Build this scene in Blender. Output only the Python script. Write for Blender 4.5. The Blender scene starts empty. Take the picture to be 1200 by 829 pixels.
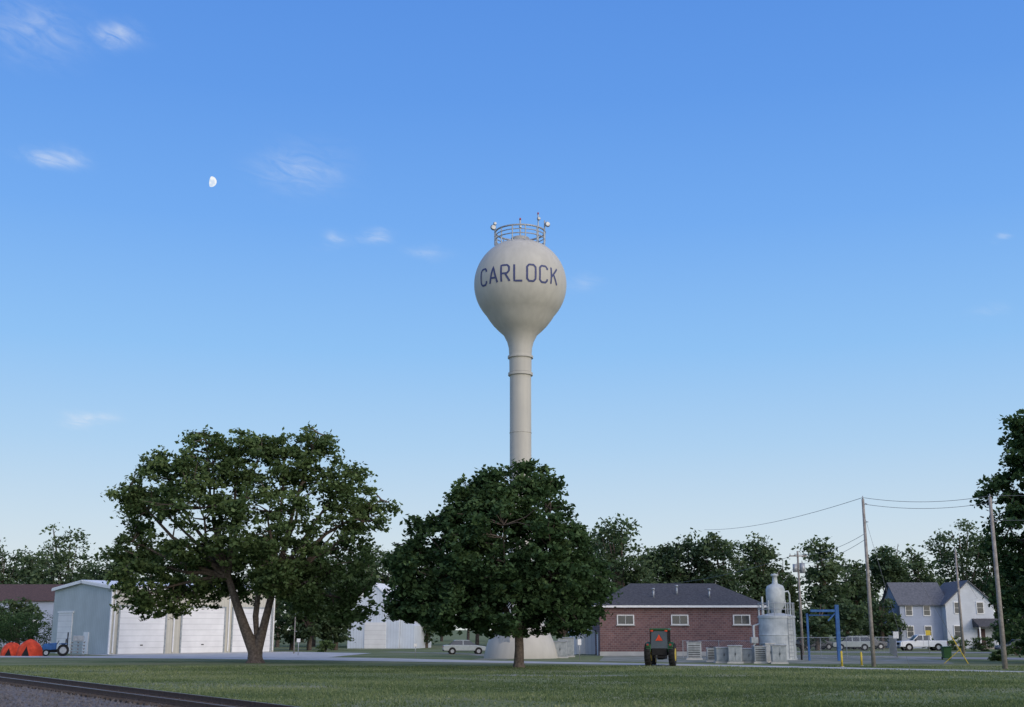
import bpy, bmesh, math, random
import numpy as np
from mathutils import Vector, Matrix
random.seed(7); rng=np.random.default_rng(7)
scene=bpy.context.scene
COL=scene.collection
F=1400.0; CAMH=2.5; PITCH=math.radians(13.0)
cP,sP=math.cos(PITCH),math.sin(PITCH)
# image pixel helpers: pixel column / row + ground distance -> metres
def GX(px,D,py=750): 
    v=414.5-py
    return (px-600)*D/(F*cP-v*sP)
def GZ(py,D):
    v=414.5-py
    return CAMH+D*(F*sP+v*cP)/(F*cP-v*sP)

# ------------------------------------------------------------------ materials
def nmat(name,c1,c2=None,scale=4.0,rough=0.8,metal=0.0,bump=0.0,bscale=30.0,spec=0.3,detail=4):
    m=bpy.data.materials.new(name); m.use_nodes=True
    nt=m.node_tree; b=nt.nodes['Principled BSDF']
    if c2 is None: c2=tuple(x*0.82 for x in c1)
    tc=nt.nodes.new('ShaderNodeTexCoord')
    n=nt.nodes.new('ShaderNodeTexNoise'); n.inputs['Scale'].default_value=scale; n.inputs['Detail'].default_value=detail
    nt.links.new(tc.outputs['Object'],n.inputs['Vector'])
    r=nt.nodes.new('ShaderNodeValToRGB'); r.color_ramp.elements[0].position=.35; r.color_ramp.elements[1].position=.68
    r.color_ramp.elements[0].color=(*c2,1); r.color_ramp.elements[1].color=(*c1,1)
    nt.links.new(n.outputs['Fac'],r.inputs[0]); nt.links.new(r.outputs[0],b.inputs['Base Color'])
    b.inputs['Roughness'].default_value=rough; b.inputs['Metallic'].default_value=metal
    b.inputs['Specular IOR Level'].default_value=spec
    if bump>0:
        n2=nt.nodes.new('ShaderNodeTexNoise'); n2.inputs['Scale'].default_value=bscale; n2.inputs['Detail'].default_value=6
        nt.links.new(tc.outputs['Object'],n2.inputs['Vector'])
        bp=nt.nodes.new('ShaderNodeBump'); bp.inputs['Strength'].default_value=bump; bp.inputs['Distance'].default_value=.05
        nt.links.new(n2.outputs['Fac'],bp.inputs['Height']); nt.links.new(bp.outputs[0],b.inputs['Normal'])
    return m

def ribmat(name,c,pitch=0.3,axis='H',rough=.5,depth=.6,dark=.8):
    m=nmat(name,c,tuple(x*.88 for x in c),scale=.7,rough=rough)
    nt=m.node_tree; b=nt.nodes['Principled BSDF']
    tc=nt.nodes.new('ShaderNodeTexCoord'); sp=nt.nodes.new('ShaderNodeSeparateXYZ'); nt.links.new(tc.outputs['Object'],sp.inputs[0])
    if axis=='H':
        a=nt.nodes.new('ShaderNodeMath'); a.operation='ADD'; nt.links.new(sp.outputs[0],a.inputs[0]); nt.links.new(sp.outputs[1],a.inputs[1]); src=a.outputs[0]
    else: src=sp.outputs[2]
    d=nt.nodes.new('ShaderNodeMath'); d.operation='DIVIDE'; nt.links.new(src,d.inputs[0]); d.inputs[1].default_value=pitch
    fr=nt.nodes.new('ShaderNodeMath'); fr.operation='FRACT'; nt.links.new(d.outputs[0],fr.inputs[0])
    st=nt.nodes.new('ShaderNodeMath'); st.operation='LESS_THAN'; nt.links.new(fr.outputs[0],st.inputs[0]); st.inputs[1].default_value=.14
    mx=nt.nodes.new('ShaderNodeMixRGB'); mx.blend_type='MULTIPLY'; mx.inputs[2].default_value=(dark,dark,dark,1)
    nt.links.new(st.outputs[0],mx.inputs[0])
    old=b.inputs['Base Color'].links[0].from_socket
    nt.links.new(old,mx.inputs[1]); nt.links.new(mx.outputs[0],b.inputs['Base Color'])
    bp=nt.nodes.new('ShaderNodeBump'); bp.inputs['Strength'].default_value=depth; bp.inputs['Distance'].default_value=.03
    nt.links.new(fr.outputs[0],bp.inputs['Height']); nt.links.new(bp.outputs[0],b.inputs['Normal'])
    return m

def brickmat():
    m=nmat('brick',(0.3,0.1,0.08),scale=2,rough=.9)
    nt=m.node_tree; b=nt.nodes['Principled BSDF']
    tc=nt.nodes.new('ShaderNodeTexCoord'); sp=nt.nodes.new('ShaderNodeSeparateXYZ'); nt.links.new(tc.outputs['Object'],sp.inputs[0])
    a=nt.nodes.new('ShaderNodeMath'); a.operation='ADD'; nt.links.new(sp.outputs[0],a.inputs[0]); nt.links.new(sp.outputs[1],a.inputs[1])
    cb=nt.nodes.new('ShaderNodeCombineXYZ'); nt.links.new(a.outputs[0],cb.inputs[0]); nt.links.new(sp.outputs[2],cb.inputs[1])
    br=nt.nodes.new('ShaderNodeTexBrick'); nt.links.new(cb.outputs[0],br.inputs['Vector'])
    br.inputs['Scale'].default_value=1; br.inputs['Brick Width'].default_value=.40; br.inputs['Row Height'].default_value=.2
    br.inputs['Mortar Size'].default_value=.016; br.inputs['Bias'].default_value=-.1
    br.inputs['Color1'].default_value=(.205,.112,.105,1); br.inputs['Color2'].default_value=(.125,.070,.072,1); br.inputs['Mortar'].default_value=(.24,.20,.195,1)
    n=nt.nodes.new('ShaderNodeTexNoise'); n.inputs['Scale'].default_value=.8; nt.links.new(tc.outputs['Object'],n.inputs['Vector'])
    mr=nt.nodes.new('ShaderNodeMapRange'); mr.inputs[3].default_value=.75; mr.inputs[4].default_value=1.2; nt.links.new(n.outputs['Fac'],mr.inputs[0])
    mx=nt.nodes.new('ShaderNodeMixRGB'); mx.blend_type='MULTIPLY'; mx.inputs[0].default_value=1
    nt.links.new(br.outputs['Color'],mx.inputs[1]); nt.links.new(mr.outputs[0],mx.inputs[2]); nt.links.new(mx.outputs[0],b.inputs['Base Color'])
    return m

def leafmat(name,dark,mid,light,transl=.3):
    m=bpy.data.materials.new(name); m.use_nodes=True; nt=m.node_tree; nt.nodes.clear()
    out=nt.nodes.new('ShaderNodeOutputMaterial'); at=nt.nodes.new('ShaderNodeAttribute'); at.attribute_name='tint'
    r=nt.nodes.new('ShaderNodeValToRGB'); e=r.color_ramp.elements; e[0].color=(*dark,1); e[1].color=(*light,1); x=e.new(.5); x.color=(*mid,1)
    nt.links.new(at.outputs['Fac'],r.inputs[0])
    d=nt.nodes.new('ShaderNodeBsdfDiffuse')
    nt.links.new(r.outputs[0],d.inputs['Color'])
    t=nt.nodes.new('ShaderNodeBsdfTranslucent'); g=nt.nodes.new('ShaderNodeMixRGB'); g.blend_type='MULTIPLY'; g.inputs[0].default_value=1; g.inputs[2].default_value=(1.05,1.2,.65,1)
    nt.links.new(r.outputs[0],g.inputs[1]); nt.links.new(g.outputs[0],t.inputs[0])
    mx=nt.nodes.new('ShaderNodeMixShader'); mx.inputs[0].default_value=transl
    nt.links.new(d.outputs[0],mx.inputs[1]); nt.links.new(t.outputs[0],mx.inputs[2]); nt.links.new(mx.outputs[0],out.inputs[0])
    return m

M={}
M['bark']=nmat('bark',(.14,.115,.095),(.065,.052,.044),scale=6,rough=.95,bump=.8,bscale=12)
M['leafA']=leafmat('leaf_green',(.048,.078,.032),(.100,.148,.062),(.175,.235,.098),.32)
M['leafB']=leafmat('leaf_maple',(.030,.057,.027),(.058,.102,.045),(.110,.168,.070),.27)
M['leafC']=leafmat('leaf_far',(.050,.080,.048),(.090,.132,.072),(.145,.195,.10),.3)
M['white']=nmat('white_paint',(.78,.78,.76),(.68,.69,.68),scale=1.5,rough=.5)
M['trimw']=nmat('white_trim',(.8,.8,.79),(.72,.73,.72),scale=3,rough=.5)
M['cream']=ribmat('cream_metal_siding',(.56,.54,.46),.35)
M['bluegrey']=ribmat('grey_metal_siding',(.43,.49,.50),.35)
M['doorw']=ribmat('overhead_door_panels',(.80,.80,.79),.6,'V',dark=.84)
M['whsid']=ribmat('white_lap_siding',(.58,.62,.67),.2,'V',dark=.88)
M['dullsid']=ribmat('dull_shade_lap_siding',(.36,.41,.52),.2,'V',dark=.9)  # white house's left wall: shade put into the colour; dull walls on brown-roofed house
M['barnw']=ribmat('white_barn_metal',(.66,.72,.79),.4)
M['brick']=brickmat()
M['shingle']=nmat('asphalt_shingle',(.095,.095,.10),(.055,.055,.06),scale=5,rough=.95,bump=.4,bscale=8)
M['shingle2']=nmat('grey_shingle',(.15,.155,.17),(.10,.105,.115),scale=4,rough=.95,bump=.4,bscale=8)
M['brownroof']=nmat('brown_shingle',(.11,.07,.065),(.07,.048,.048),scale=5,rough=.95)
M['glass']=nmat('dark_glass',(.03,.04,.05),(.02,.025,.03),scale=2,rough=.08,spec=.8)
M['galv']=nmat('galvanised_steel',(.42,.44,.45),(.30,.32,.34),scale=5,rough=.45,metal=.3)
M['greybox']=nmat('grey_enclosure',(.38,.41,.42),(.25,.28,.29),scale=3,rough=.6)
M['silo']=nmat('silo_paint',(.54,.58,.58),(.38,.42,.43),scale=1.8,rough=.55)
M['blue']=nmat('blue_steel',(.035,.13,.34),(.025,.09,.24),scale=4,rough=.55)
M['black']=nmat('black_rubber',(.02,.02,.02),(.012,.012,.012),scale=8,rough=.85)
M['green']=nmat('green_paint',(.02,.10,.03),(.015,.07,.02),scale=5,rough=.4)
M['yellow']=nmat('yellow_paint',(.6,.45,.05),(.45,.34,.04),scale=5,rough=.5)
M['orange']=nmat('orange_fabric',(.80,.09,.035),(.5,.05,.02),scale=2.5,rough=.8,bump=.3,bscale=5)
M['red']=nmat('red_lens',(.38,.05,.04),rough=.3)
M['wood']=nmat('weathered_pole',(.33,.305,.275),(.21,.19,.17),scale=5,rough=.95,bump=.3,bscale=15)
M['wire']=nmat('wire',(.16,.17,.18),rough=.6)
M['conc']=nmat('concrete',(.49,.49,.465),(.38,.38,.36),scale=.5,rough=.9,bump=.2,bscale=6)
M['asph']=nmat('road_asphalt',(.29,.29,.285),(.21,.21,.21),scale=.6,rough=.95,bump=.2,bscale=8)
M['gravel']=nmat('gravel',(.30,.295,.26),(.15,.17,.11),scale=.5,rough=1,bump=.5,bscale=10,detail=8)
M['ballast']=nmat('ballast',(.23,.21,.195),(.09,.08,.075),scale=7,rough=1,bump=1,bscale=9,detail=8)
M['rail']=nmat('rusty_rail',(.12,.075,.055),(.07,.045,.035),scale=6,rough=.7)
M['railtop']=nmat('rail_head',(.5,.5,.52),(.4,.4,.42),scale=3,rough=.3,metal=.7)
M['tie']=nmat('wood_tie',(.09,.07,.055),(.045,.036,.03),scale=5,rough=.95)
M['carw']=nmat('white_car_paint',(.72,.74,.76),(.68,.7,.72),rough=.25,spec=.5)
M['cars']=nmat('silver_car_paint',(.38,.42,.42),(.33,.37,.37),rough=.25,spec=.5)
M['carr']=nmat('dark_car_paint',(.10,.11,.13),(.08,.09,.1),rough=.25,spec=.5)
M['lett']=nmat('slate_lettering',(.062,.075,.175),(.05,.062,.145),rough=.6)
M['grasst']=leafmat('grass_blade',(.082,.116,.052),(.160,.202,.095),(.30,.315,.175),.3)

def towermat():
    m=nmat('tower_paint',(.475,.46,.405),(.435,.422,.375),scale=.5,rough=.6)
    nt=m.node_tree; b=nt.nodes['Principled BSDF']
    tc=nt.nodes.new('ShaderNodeTexCoord'); mp=nt.nodes.new('ShaderNodeMapping'); mp.inputs['Scale'].default_value=(1.6,1.6,.08)
    nt.links.new(tc.outputs['Object'],mp.inputs[0])
    n=nt.nodes.new('ShaderNodeTexNoise'); n.inputs['Scale'].default_value=1.5; n.inputs['Detail'].default_value=5; nt.links.new(mp.outputs[0],n.inputs[0])
    mr=nt.nodes.new('ShaderNodeMapRange'); mr.inputs[1].default_value=.3; mr.inputs[2].default_value=.7; mr.inputs[3].default_value=.93; mr.inputs[4].default_value=1.03
    nt.links.new(n.outputs['Fac'],mr.inputs[0])
    mx=nt.nodes.new('ShaderNodeMixRGB'); mx.blend_type='MULTIPLY'; mx.inputs[0].default_value=1
    old=b.inputs['Base Color'].links[0].from_socket
    nt.links.new(old,mx.inputs[1]); nt.links.new(mr.outputs[0],mx.inputs[2]); nt.links.new(mx.outputs[0],b.inputs['Base Color'])
    return m
M['tower']=towermat()

def groundmat():
    m=bpy.data.materials.new('lawn'); m.use_nodes=True; nt=m.node_tree; b=nt.nodes['Principled BSDF']; b.inputs['Roughness'].default_value=1; b.inputs['Specular IOR Level'].default_value=.05
    tc=nt.nodes.new('ShaderNodeTexCoord')
    def noise(s,d=6,sc=(1,1,1)):
        mp=nt.nodes.new('ShaderNodeMapping'); mp.inputs['Scale'].default_value=sc; nt.links.new(tc.outputs['Object'],mp.inputs[0])
        n=nt.nodes.new('ShaderNodeTexNoise'); n.inputs['Scale'].default_value=s; n.inputs['Detail'].default_value=d; n.inputs['Roughness'].default_value=.65
        nt.links.new(mp.outputs[0],n.inputs[0]); return n.outputs['Fac']
    def ramp(f,a,c1,bb,c2):
        r=nt.nodes.new('ShaderNodeValToRGB'); e=r.color_ramp.elements; e[0].position=a; e[1].position=bb; e[0].color=(*c1,1); e[1].color=(*c2,1); nt.links.new(f,r.inputs[0]); return r.outputs[0]
    def mix(f,a,c,mode='MIX'):
        x=nt.nodes.new('ShaderNodeMixRGB'); x.blend_type=mode
        if isinstance(f,float): x.inputs[0].default_value=f
        else: nt.links.new(f,x.inputs[0])
        nt.links.new(a,x.inputs[1]); nt.links.new(c,x.inputs[2]); return x.outputs[0]
    base=ramp(noise(.25,8),.35,(.118,.160,.072),.65,(.19,.228,.11))
    fine=ramp(noise(4,8),.3,(.55,.6,.5),.7,(1.25,1.2,1.25))
    c=mix(1.0,base,fine,'MULTIPLY')
    dry=ramp(noise(.07,6,(1,2.4,1)),.46,(0,0,0),.64,(.75,.75,.75))
    s=nt.nodes.new('ShaderNodeRGB'); s.outputs[0].default_value=(.27,.265,.165,1)
    c=mix(dry,c,s.outputs[0])
    nt.links.new(c,b.inputs['Base Color'])
    bp=nt.nodes.new('ShaderNodeBump'); bp.inputs['Strength'].default_value=.7; bp.inputs['Distance'].default_value=.06
    nt.links.new(noise(7,8),bp.inputs['Height']); nt.links.new(bp.outputs[0],b.inputs['Normal'])
    return m
M['lawn']=groundmat()

# ------------------------------------------------------------------ mesh helpers
def empty(name,loc=(0,0,0),rot=0):
    o=bpy.data.objects.new(name,None); o.location=loc; o.rotation_euler=(0,0,rot); o.empty_display_size=.5; COL.objects.link(o); return o
def mk(name,verts,faces,mat,parent=None,bevel=0,smooth=False,loc=None):
    me=bpy.data.meshes.new(name); me.from_pydata([tuple(v) for v in verts],[],faces); 
    bm=bmesh.new(); bm.from_mesh(me); bmesh.ops.recalc_face_normals(bm,faces=bm.faces); bm.to_mesh(me); bm.free()
    mats=mat if isinstance(mat,(list,tuple)) else [mat]
    for x in mats: me.materials.append(x)
    if smooth:
        for p in me.polygons: p.use_smooth=True
    o=bpy.data.objects.new(name,me); COL.objects.link(o)
    if parent: o.parent=parent
    if loc: o.location=loc
    if bevel>0:
        b=o.modifiers.new('bevel','BEVEL'); b.width=bevel; b.segments=2; b.limit_method='ANGLE'
    return o
def box(name,c,s,mat,parent=None,bevel=0,rz=0,ry=0,rx=0):
    x,y,z=[k/2 for k in s]
    v=[(i,j,k) for i in(-x,x) for j in(-y,y) for k in(-z,z)]
    f=[(0,1,3,2),(4,6,7,5),(0,4,5,1),(2,3,7,6),(0,2,6,4),(1,5,7,3)]
    o=mk(name,v,f,mat,parent,bevel); o.location=c; o.rotation_euler=(rx,ry,rz); return o
def cyl(name,p0,p1,r0,r1,mat,parent=None,seg=20,smooth=True):
    p0=Vector(p0);p1=Vector(p1); d=(p1-p0).normalized(); a=d.orthogonal().normalized(); b=d.cross(a)
    vs=[];fs=[]
    for p,r in((p0,r0),(p1,r1)):
        for i in range(seg):
            t=2*math.pi*i/seg; vs.append(p+a*math.cos(t)*r+b*math.sin(t)*r)
    for i in range(seg):
        j=(i+1)%seg; fs.append((i,j,seg+j,seg+i))
    fs.append(tuple(range(seg))); fs.append(tuple(range(seg,2*seg)))
    o=mk(name,vs,fs,mat,parent)
    if smooth:
        for p in o.data.polygons:
            if len(p.vertices)==4: p.use_smooth=True
    return o
def revolve(name,prof,mat,parent=None,seg=64,smooth=True,loc=None):
    vs=[];fs=[]
    for r,z in prof:
        for i in range(seg):
            t=2*math.pi*i/seg; vs.append((r*math.cos(t),r*math.sin(t),z))
    for k in range(len(prof)-1):
        for i in range(seg):
            j=(i+1)%seg; fs.append((k*seg+i,k*seg+j,(k+1)*seg+j,(k+1)*seg+i))
    return mk(name,vs,fs,mat,parent,smooth=smooth,loc=loc)
def prism(name,prof,w,mat,parent=None,bevel=0,top_in=0.0,y0=0):
    zs=[p[1] for p in prof]; zb,zt=min(zs),max(zs)
    n=len(prof); vs=[]
    for s in(-1,1):
        for x,z in prof:
            k=w/2-top_in*(z-zb)/(zt-zb+1e-6); vs.append((x,y0+s*k,z))
    fs=[tuple(range(n)),tuple(range(n,2*n))]+[(i,(i+1)%n,n+(i+1)%n,n+i) for i in range(n)]
    return mk(name,vs,fs,mat,parent,bevel)
def tubes(name,lines,mat,parent=None,seg=6):
    vs=[];fs=[]
    for pts,rad in lines:
        pts=[Vector(p) for p in pts]; base=len(vs)
        a=None
        for i,p in enumerate(pts):
            d=(pts[min(i+1,len(pts)-1)]-pts[max(i-1,0)]).normalized()
            if a is None: a=d.orthogonal().normalized()
            else:
                a=(a-d*a.dot(d)); a=a.normalized() if a.length>1e-5 else d.orthogonal().normalized()
            b=d.cross(a); r=rad[i] if hasattr(rad,'__len__') else rad
            for k in range(seg):
                t=2*math.pi*k/seg; vs.append(p+a*math.cos(t)*r+b*math.sin(t)*r)
        for i in range(len(pts)-1):
            for k in range(seg):
                j=(k+1)%seg; q=base+i*seg; fs.append((q+k,q+j,q+seg+j,q+seg+k))
    me=bpy.data.meshes.new(name); me.from_pydata([tuple(v) for v in vs],[],fs); me.materials.append(mat)
    for p in me.polygons: p.use_smooth=True
    o=bpy.data.objects.new(name,me); COL.objects.link(o)
    if parent: o.parent=parent
    return o
def sheet(name,pts,z,mat,parent=None):
    return mk(name,[(x,y,z) for x,y in pts],[tuple(range(len(pts)))],mat,parent)
def strip(name,pts,w,z,mat):
    vs=[];fs=[]
    P=[Vector((p[0],p[1])) for p in pts]
    for i,p in enumerate(P):
        d=(P[min(i+1,len(P)-1)]-P[max(i-1,0)]).normalized(); n=Vector((-d.y,d.x))
        ww=w[i] if hasattr(w,'__len__') else w
        vs+= [(p.x+n.x*ww/2,p.y+n.y*ww/2,z),(p.x-n.x*ww/2,p.y-n.y*ww/2,z)]
    for i in range(len(P)-1): fs.append((2*i,2*i+1,2*i+3,2*i+2))
    return mk(name,vs,fs,mat)

# ------------------------------------------------------------------ foliage
def leaves(name,C,size,tint,mat,parent=None,upbias=.5,elong=1.5):
    N=len(C)
    nrm=rng.normal(size=(N,3)); nrm[:,2]=np.abs(nrm[:,2])+upbias; nrm/=np.linalg.norm(nrm,axis=1)[:,None]
    t=rng.normal(size=(N,3)); a=np.cross(nrm,t); a/=np.linalg.norm(a,axis=1)[:,None]; b=np.cross(nrm,a)
    s=size[:,None]
    V=np.empty((N,4,3)); V[:,0]=C-a*s*.5*elong; V[:,1]=C-b*s*.5-nrm*s*.08; V[:,2]=C+a*s*.5*elong; V[:,3]=C+b*s*.5-nrm*s*.08
    me=bpy.data.meshes.new(name); me.vertices.add(4*N); me.vertices.foreach_set('co',V.reshape(-1).astype(np.float32))
    me.loops.add(4*N); me.loops.foreach_set('vertex_index',np.arange(4*N,dtype=np.int32))
    me.polygons.add(N); me.polygons.foreach_set('loop_start',np.arange(0,4*N,4,dtype=np.int32)); me.polygons.foreach_set('loop_total',np.full(N,4,dtype=np.int32))
    at=me.attributes.new('tint','FLOAT','POINT'); at.data.foreach_set('value',np.repeat(np.clip(tint,0,1),4).astype(np.float32))
    me.materials.append(mat); me.update(calc_edges=True)
    o=bpy.data.objects.new(name,me); COL.objects.link(o)
    if parent: o.parent=parent
    return o

def puffs(lobes,n,pr,shell=.8,zmin=None):
    vol=np.array([(l[3]*l[4]*l[5])**(.7) for l in lobes]); vol/=vol.sum()
    out=[]
    L=np.array(lobes,float)
    tries=0
    while len(out)<n and tries<n*20:
        tries+=1
        k=rng.choice(len(lobes),p=vol); l=L[k]
        d=rng.normal(size=3); d/=np.linalg.norm(d)
        u=rng.random(); f=1
        if u<.13: r=rng.uniform(1.02,1.28); f=.55      # sprigs that break the outline
        elif u<shell: r=rng.uniform(.7,1.0)
        else: r=rng.uniform(.2,.75)
        p=l[:3]+d*l[3:]*r
        if zmin is not None and p[2]<zmin+rng.uniform(-.4,.5): continue
        q=(((p-L[:,:3])/L[:,3:])**2).sum(1)
        if q.min()<.3 and rng.random()<.75: continue
        out.append(np.r_[p,rng.uniform(pr[0],pr[1])*f])
    return np.array(out)
def fill(P,per,ls,flat=.5,zlo=0,zhi=10):
    n=len(P); cnt=np.maximum(8,(per*(P[:,3]/P[:,3].mean())**2).astype(int))
    idx=np.repeat(np.arange(n),cnt); N=len(idx)
    d=rng.normal(size=(N,3)); d/=np.linalg.norm(d,axis=1)[:,None]
    r=rng.random(N)**.5*P[idx,3]*rng.choice([.8,.9,1,1.4],N)
    C=P[idx,:3]+d*r[:,None]*np.array([1,1,flat]); C[:,2]-= (d[:,0]**2+d[:,1]**2)*r*.25
    ax=rng.normal(size=(n,3)); ax[:,2]=ax[:,2]*.6+.4; ax/=np.linalg.norm(ax,axis=1)[:,None]
    C+=ax[idx]*(rng.uniform(-1,1,N)*P[idx,3]*.8)[:,None]
    pt=rng.normal(.42,.2,n)
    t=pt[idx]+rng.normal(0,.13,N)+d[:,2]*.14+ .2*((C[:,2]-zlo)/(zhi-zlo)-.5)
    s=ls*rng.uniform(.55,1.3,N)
    return C,s,t
def tree(name,base,lobes,n,pr,per,ls,mat,trunk,limb_r,zmin=None,shell=.8):
    par=empty(name,(base[0],base[1],0))
    lines=[([p for p,r in t],[r for p,r in t]) for t in trunk]
    limbs=[]
    starts=[Vector(t[-1][0]) for t in trunk]
    for l in lobes:
        c=Vector(l[:3]); s=min(starts,key=lambda q:(q-c).length+max(0,q.z-c.z)*2)
        mid=s.lerp(c,.5)+Vector((random.uniform(-.5,.5),random.uniform(-.5,.5),random.uniform(-.3,.8)))
        end=c+Vector((0,0,l[5]*.5))
        pts=[s-Vector((0,0,.1)),s.lerp(mid,.5)+Vector((random.uniform(-.2,.2),random.uniform(-.2,.2),.2)),mid,mid.lerp(end,.5)+Vector((random.uniform(-.4,.4),random.uniform(-.4,.4),.1)),end]
        lr=limb_r*random.uniform(.7,1)
        lines.append((pts,[lr,lr*.8,lr*.6,lr*.42,lr*.15])); limbs+= [(p,lr*.4) for p in pts[1:]]
        for a,b in zip(pts[1:-1],pts[2:]): limbs.append((a.lerp(b,.5),lr*.35))
    P=puffs(lobes,n,pr,shell,zmin)
    LP=np.array([list(p) for p,_ in limbs])
    for p in P[::2]:
        dd=np.linalg.norm(LP-p[:3],axis=1)+np.maximum(0,LP[:,2]-p[2])*1.0
        k=dd.argmin(); a=Vector(LP[k]); b=Vector(p[:3]); r=min(.08,limbs[k][1])
        m=a.lerp(b,.5)+Vector((random.uniform(-.3,.3),random.uniform(-.3,.3),random.uniform(-.1,.4)))
        lines.append(([a,m,b],[r,r*.6,.015]))
    tubes('trunk_and_limbs',lines,M['bark'],par,seg=6)
    C,s,t=fill(P,per,ls,zlo=P[:,2].min(),zhi=P[:,2].max())
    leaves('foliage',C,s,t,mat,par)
    return par

# big spreading tree on the left
D=94.0; bx=GX(300,D)
def LB(px,py,dy,rx,ry,rz): return (GX(px,D,py)-bx,dy,GZ(py,D),rx,ry,rz)
lob=[LB(305,550,0,3.6,3.8,2.4),LB(250,542,-1,2.5,3.2,2.2),LB(362,545,1,2.5,3.2,2.2),LB(240,518,0,1.5,1.6,1.0),LB(283,514,0,1.6,1.6,.8),LB(372,515,0,1.3,1.6,1.0),LB(330,522,.5,1.3,1.5,.8),
     LB(190,562,0,2.4,3.0,2.0),LB(405,575,0,2.1,3.0,2.0),LB(165,598,1,1.7,2.6,2.0),LB(152,578,0,1.1,1.5,.8),
     LB(240,612,-3,3.8,3.0,3.2),LB(325,618,-3,3.8,3.2,3.2),LB(395,640,0,2.8,3.4,2.8),
     LB(172,680,-1,2.1,2.8,2.2),LB(235,672,2,2.9,3.2,2.4),LB(385,690,-1,3.0,2.8,2.2),LB(415,712,0,1.5,2,1.0),
     LB(300,662,4,4.2,3.2,2.8),LB(345,678,-2,2.8,2.8,1.9),LB(434,610,0,1.4,1.8,1.1),LB(447,590,0,.9,1.2,.5),LB(155,645,0,1.4,2,1.4),LB(160,710,0,1.4,1.8,1.1),LB(205,705,1,2,2,1.1)]
tree('shade_tree',(bx,D),lob,930,(.38,.95),62,.24,M['leafA'],
     [[((0,0,-.1),.95),((0,0,.25),.66),((-.1,0,.9),.54),((-.9,0,2.6),.42),((-1.7,0,4.6),.34),((-2.4,.1,6.4),.26)],
      [((.1,0,.2),.5),((.15,0,1.0),.44),((.5,.1,2.6),.36),((.9,.2,4.6),.30),((1.2,.3,6.2),.24)],
      [((.05,.1,1.6),.2),((-.2,.4,3.5),.26),((-.1,.8,6.0),.22)]],.24,zmin=GZ(729,D))

# dense round maple in the middle
D2=82.0; bx2=GX(608,D2)
def L2(px,py,dy,rx,ry,rz): return (GX(px,D2,py)-bx2,dy,GZ(py,D2),rx,ry,rz)
lob=[L2(602,590,0,2.4,2.8,2.2),L2(560,603,-.5,2.3,2.8,2.1),L2(640,600,.3,1.9,2.6,2.0),L2(520,635,0,2.3,3.2,2.1),L2(662,645,0,2.0,3.2,2.3),
     L2(590,650,-3,3.8,2.8,3.4),L2(645,670,-2,2.8,2.8,2.8),L2(495,672,0,2.1,2.8,2.0),L2(530,700,-1,2.8,3,2.2),L2(682,690,0,1.9,3,2.1),
     L2(600,712,-1.5,3.8,3,1.9),L2(474,648,.5,1.2,2,1.1),L2(580,698,2,4.4,3,2.6),L2(660,715,.5,2.6,3,1.7),L2(618,560,0,1.4,1.6,1.0),L2(575,560,.5,1.3,1.6,.9),L2(478,705,.5,1.4,2,1.3),L2(645,570,0,.9,1.2,.7),L2(545,575,0,.9,1.2,.7),L2(488,620,0,.9,1.2,.6)]
tree('maple_tree',(bx2,D2),lob,820,(.38,.85),84,.23,M['leafB'],
     [[((0,0,-.1),.5),((0,0,.3),.36),((.03,0,1.2),.31),((0,0,2.6),.28),((.1,0,4.2),.25)],
      [((0,0,1.8),.2),((-.6,0,3.2),.2),((-1.4,0,5.0),.16)],[((0,0,1.8),.2),((.6,.1,3.2),.18),((1.3,.1,5.0),.15)]],.16,zmin=GZ(749,D2))

# tree at the right edge
D3=92.0; bx3=GX(1262,D3)
def L3(px,py,dy,rx,ry,rz): return (GX(px,D3,py)-bx3,dy,GZ(py,D3),rx,ry,rz)
lob=[L3(1225,510,0,2.6,3.0,2.2),L3(1205,498,0,1.5,1.8,1.1),L3(1203,560,0,2.0,3,2.2),L3(1198,625,-1,2.4,3.4,2.8),L3(1199,685,0,2.1,3,2.8),L3(1208,735,0,2.2,3,1.8),
     L3(1250,580,0,4,4,5),L3(1250,690,0,4,4,3.4),L3(1176,575,1,1.4,1.8,.9),L3(1178,640,0,1.0,1.5,1.2),L3(1300,600,0,4,4,5),L3(1200,600,-2,2,2,2)]
tree('oak_tree',(bx3,D3),lob,500,(.45,1.0),86,.26,M['leafB'],
     [[((0,0,-.1),.8),((0,0,.4),.55),((.1,0,2.5),.48),((0,0,5),.4),((0,0,9),.3)]],.25,zmin=1.0)

# background trees
allC=[];allS=[];allT=[];tl=[]
def bg(px,D,top,wpx,per=46,n=92,ls=.42,bright=0,zlow=.12):
    H=GZ(top,D); X=GX(px,D,top); W=wpx*D/1437
    lobs=[(X,D,H*.68,W*.28,W*.3,H*.24),(X+W*random.uniform(-.05,.05),D,H*.45,W*.44,W*.42,H*.30)]
    for i in range(6):
        a=random.uniform(0,6.28); q=random.uniform(.2,.36)
        lobs.append((X+math.cos(a)*W*q,D+math.sin(a)*W*q,H*random.uniform(.38,.78),W*.18,W*.18,H*.13))
    for i in range(2): lobs.append((X+W*random.uniform(-.25,.25),D,H*random.uniform(.80,.89),W*.12,W*.12,H*.09))
    P=puffs(lobs,n,(.045*H+.25,.08*H+.4),.75,H*zlow)
    C,s,t=fill(P,per,ls,zlo=0,zhi=H); t+=bright
    allC.append(C);allS.append(s);allT.append(t)
    tl.append(([(X,D,-.1),(X+.1,D,H*.4),(X-.1,D,H*.8)],[.35,.25,.08]))
    for l in lobs: tl.append(([(X,D,H*.3),((X+l[0])/2,(D+l[1])/2,(H*.3+l[2])/2+.3),(l[0],l[1],l[2]+l[5]*.6)],[.18,.12,.04]))
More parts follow.
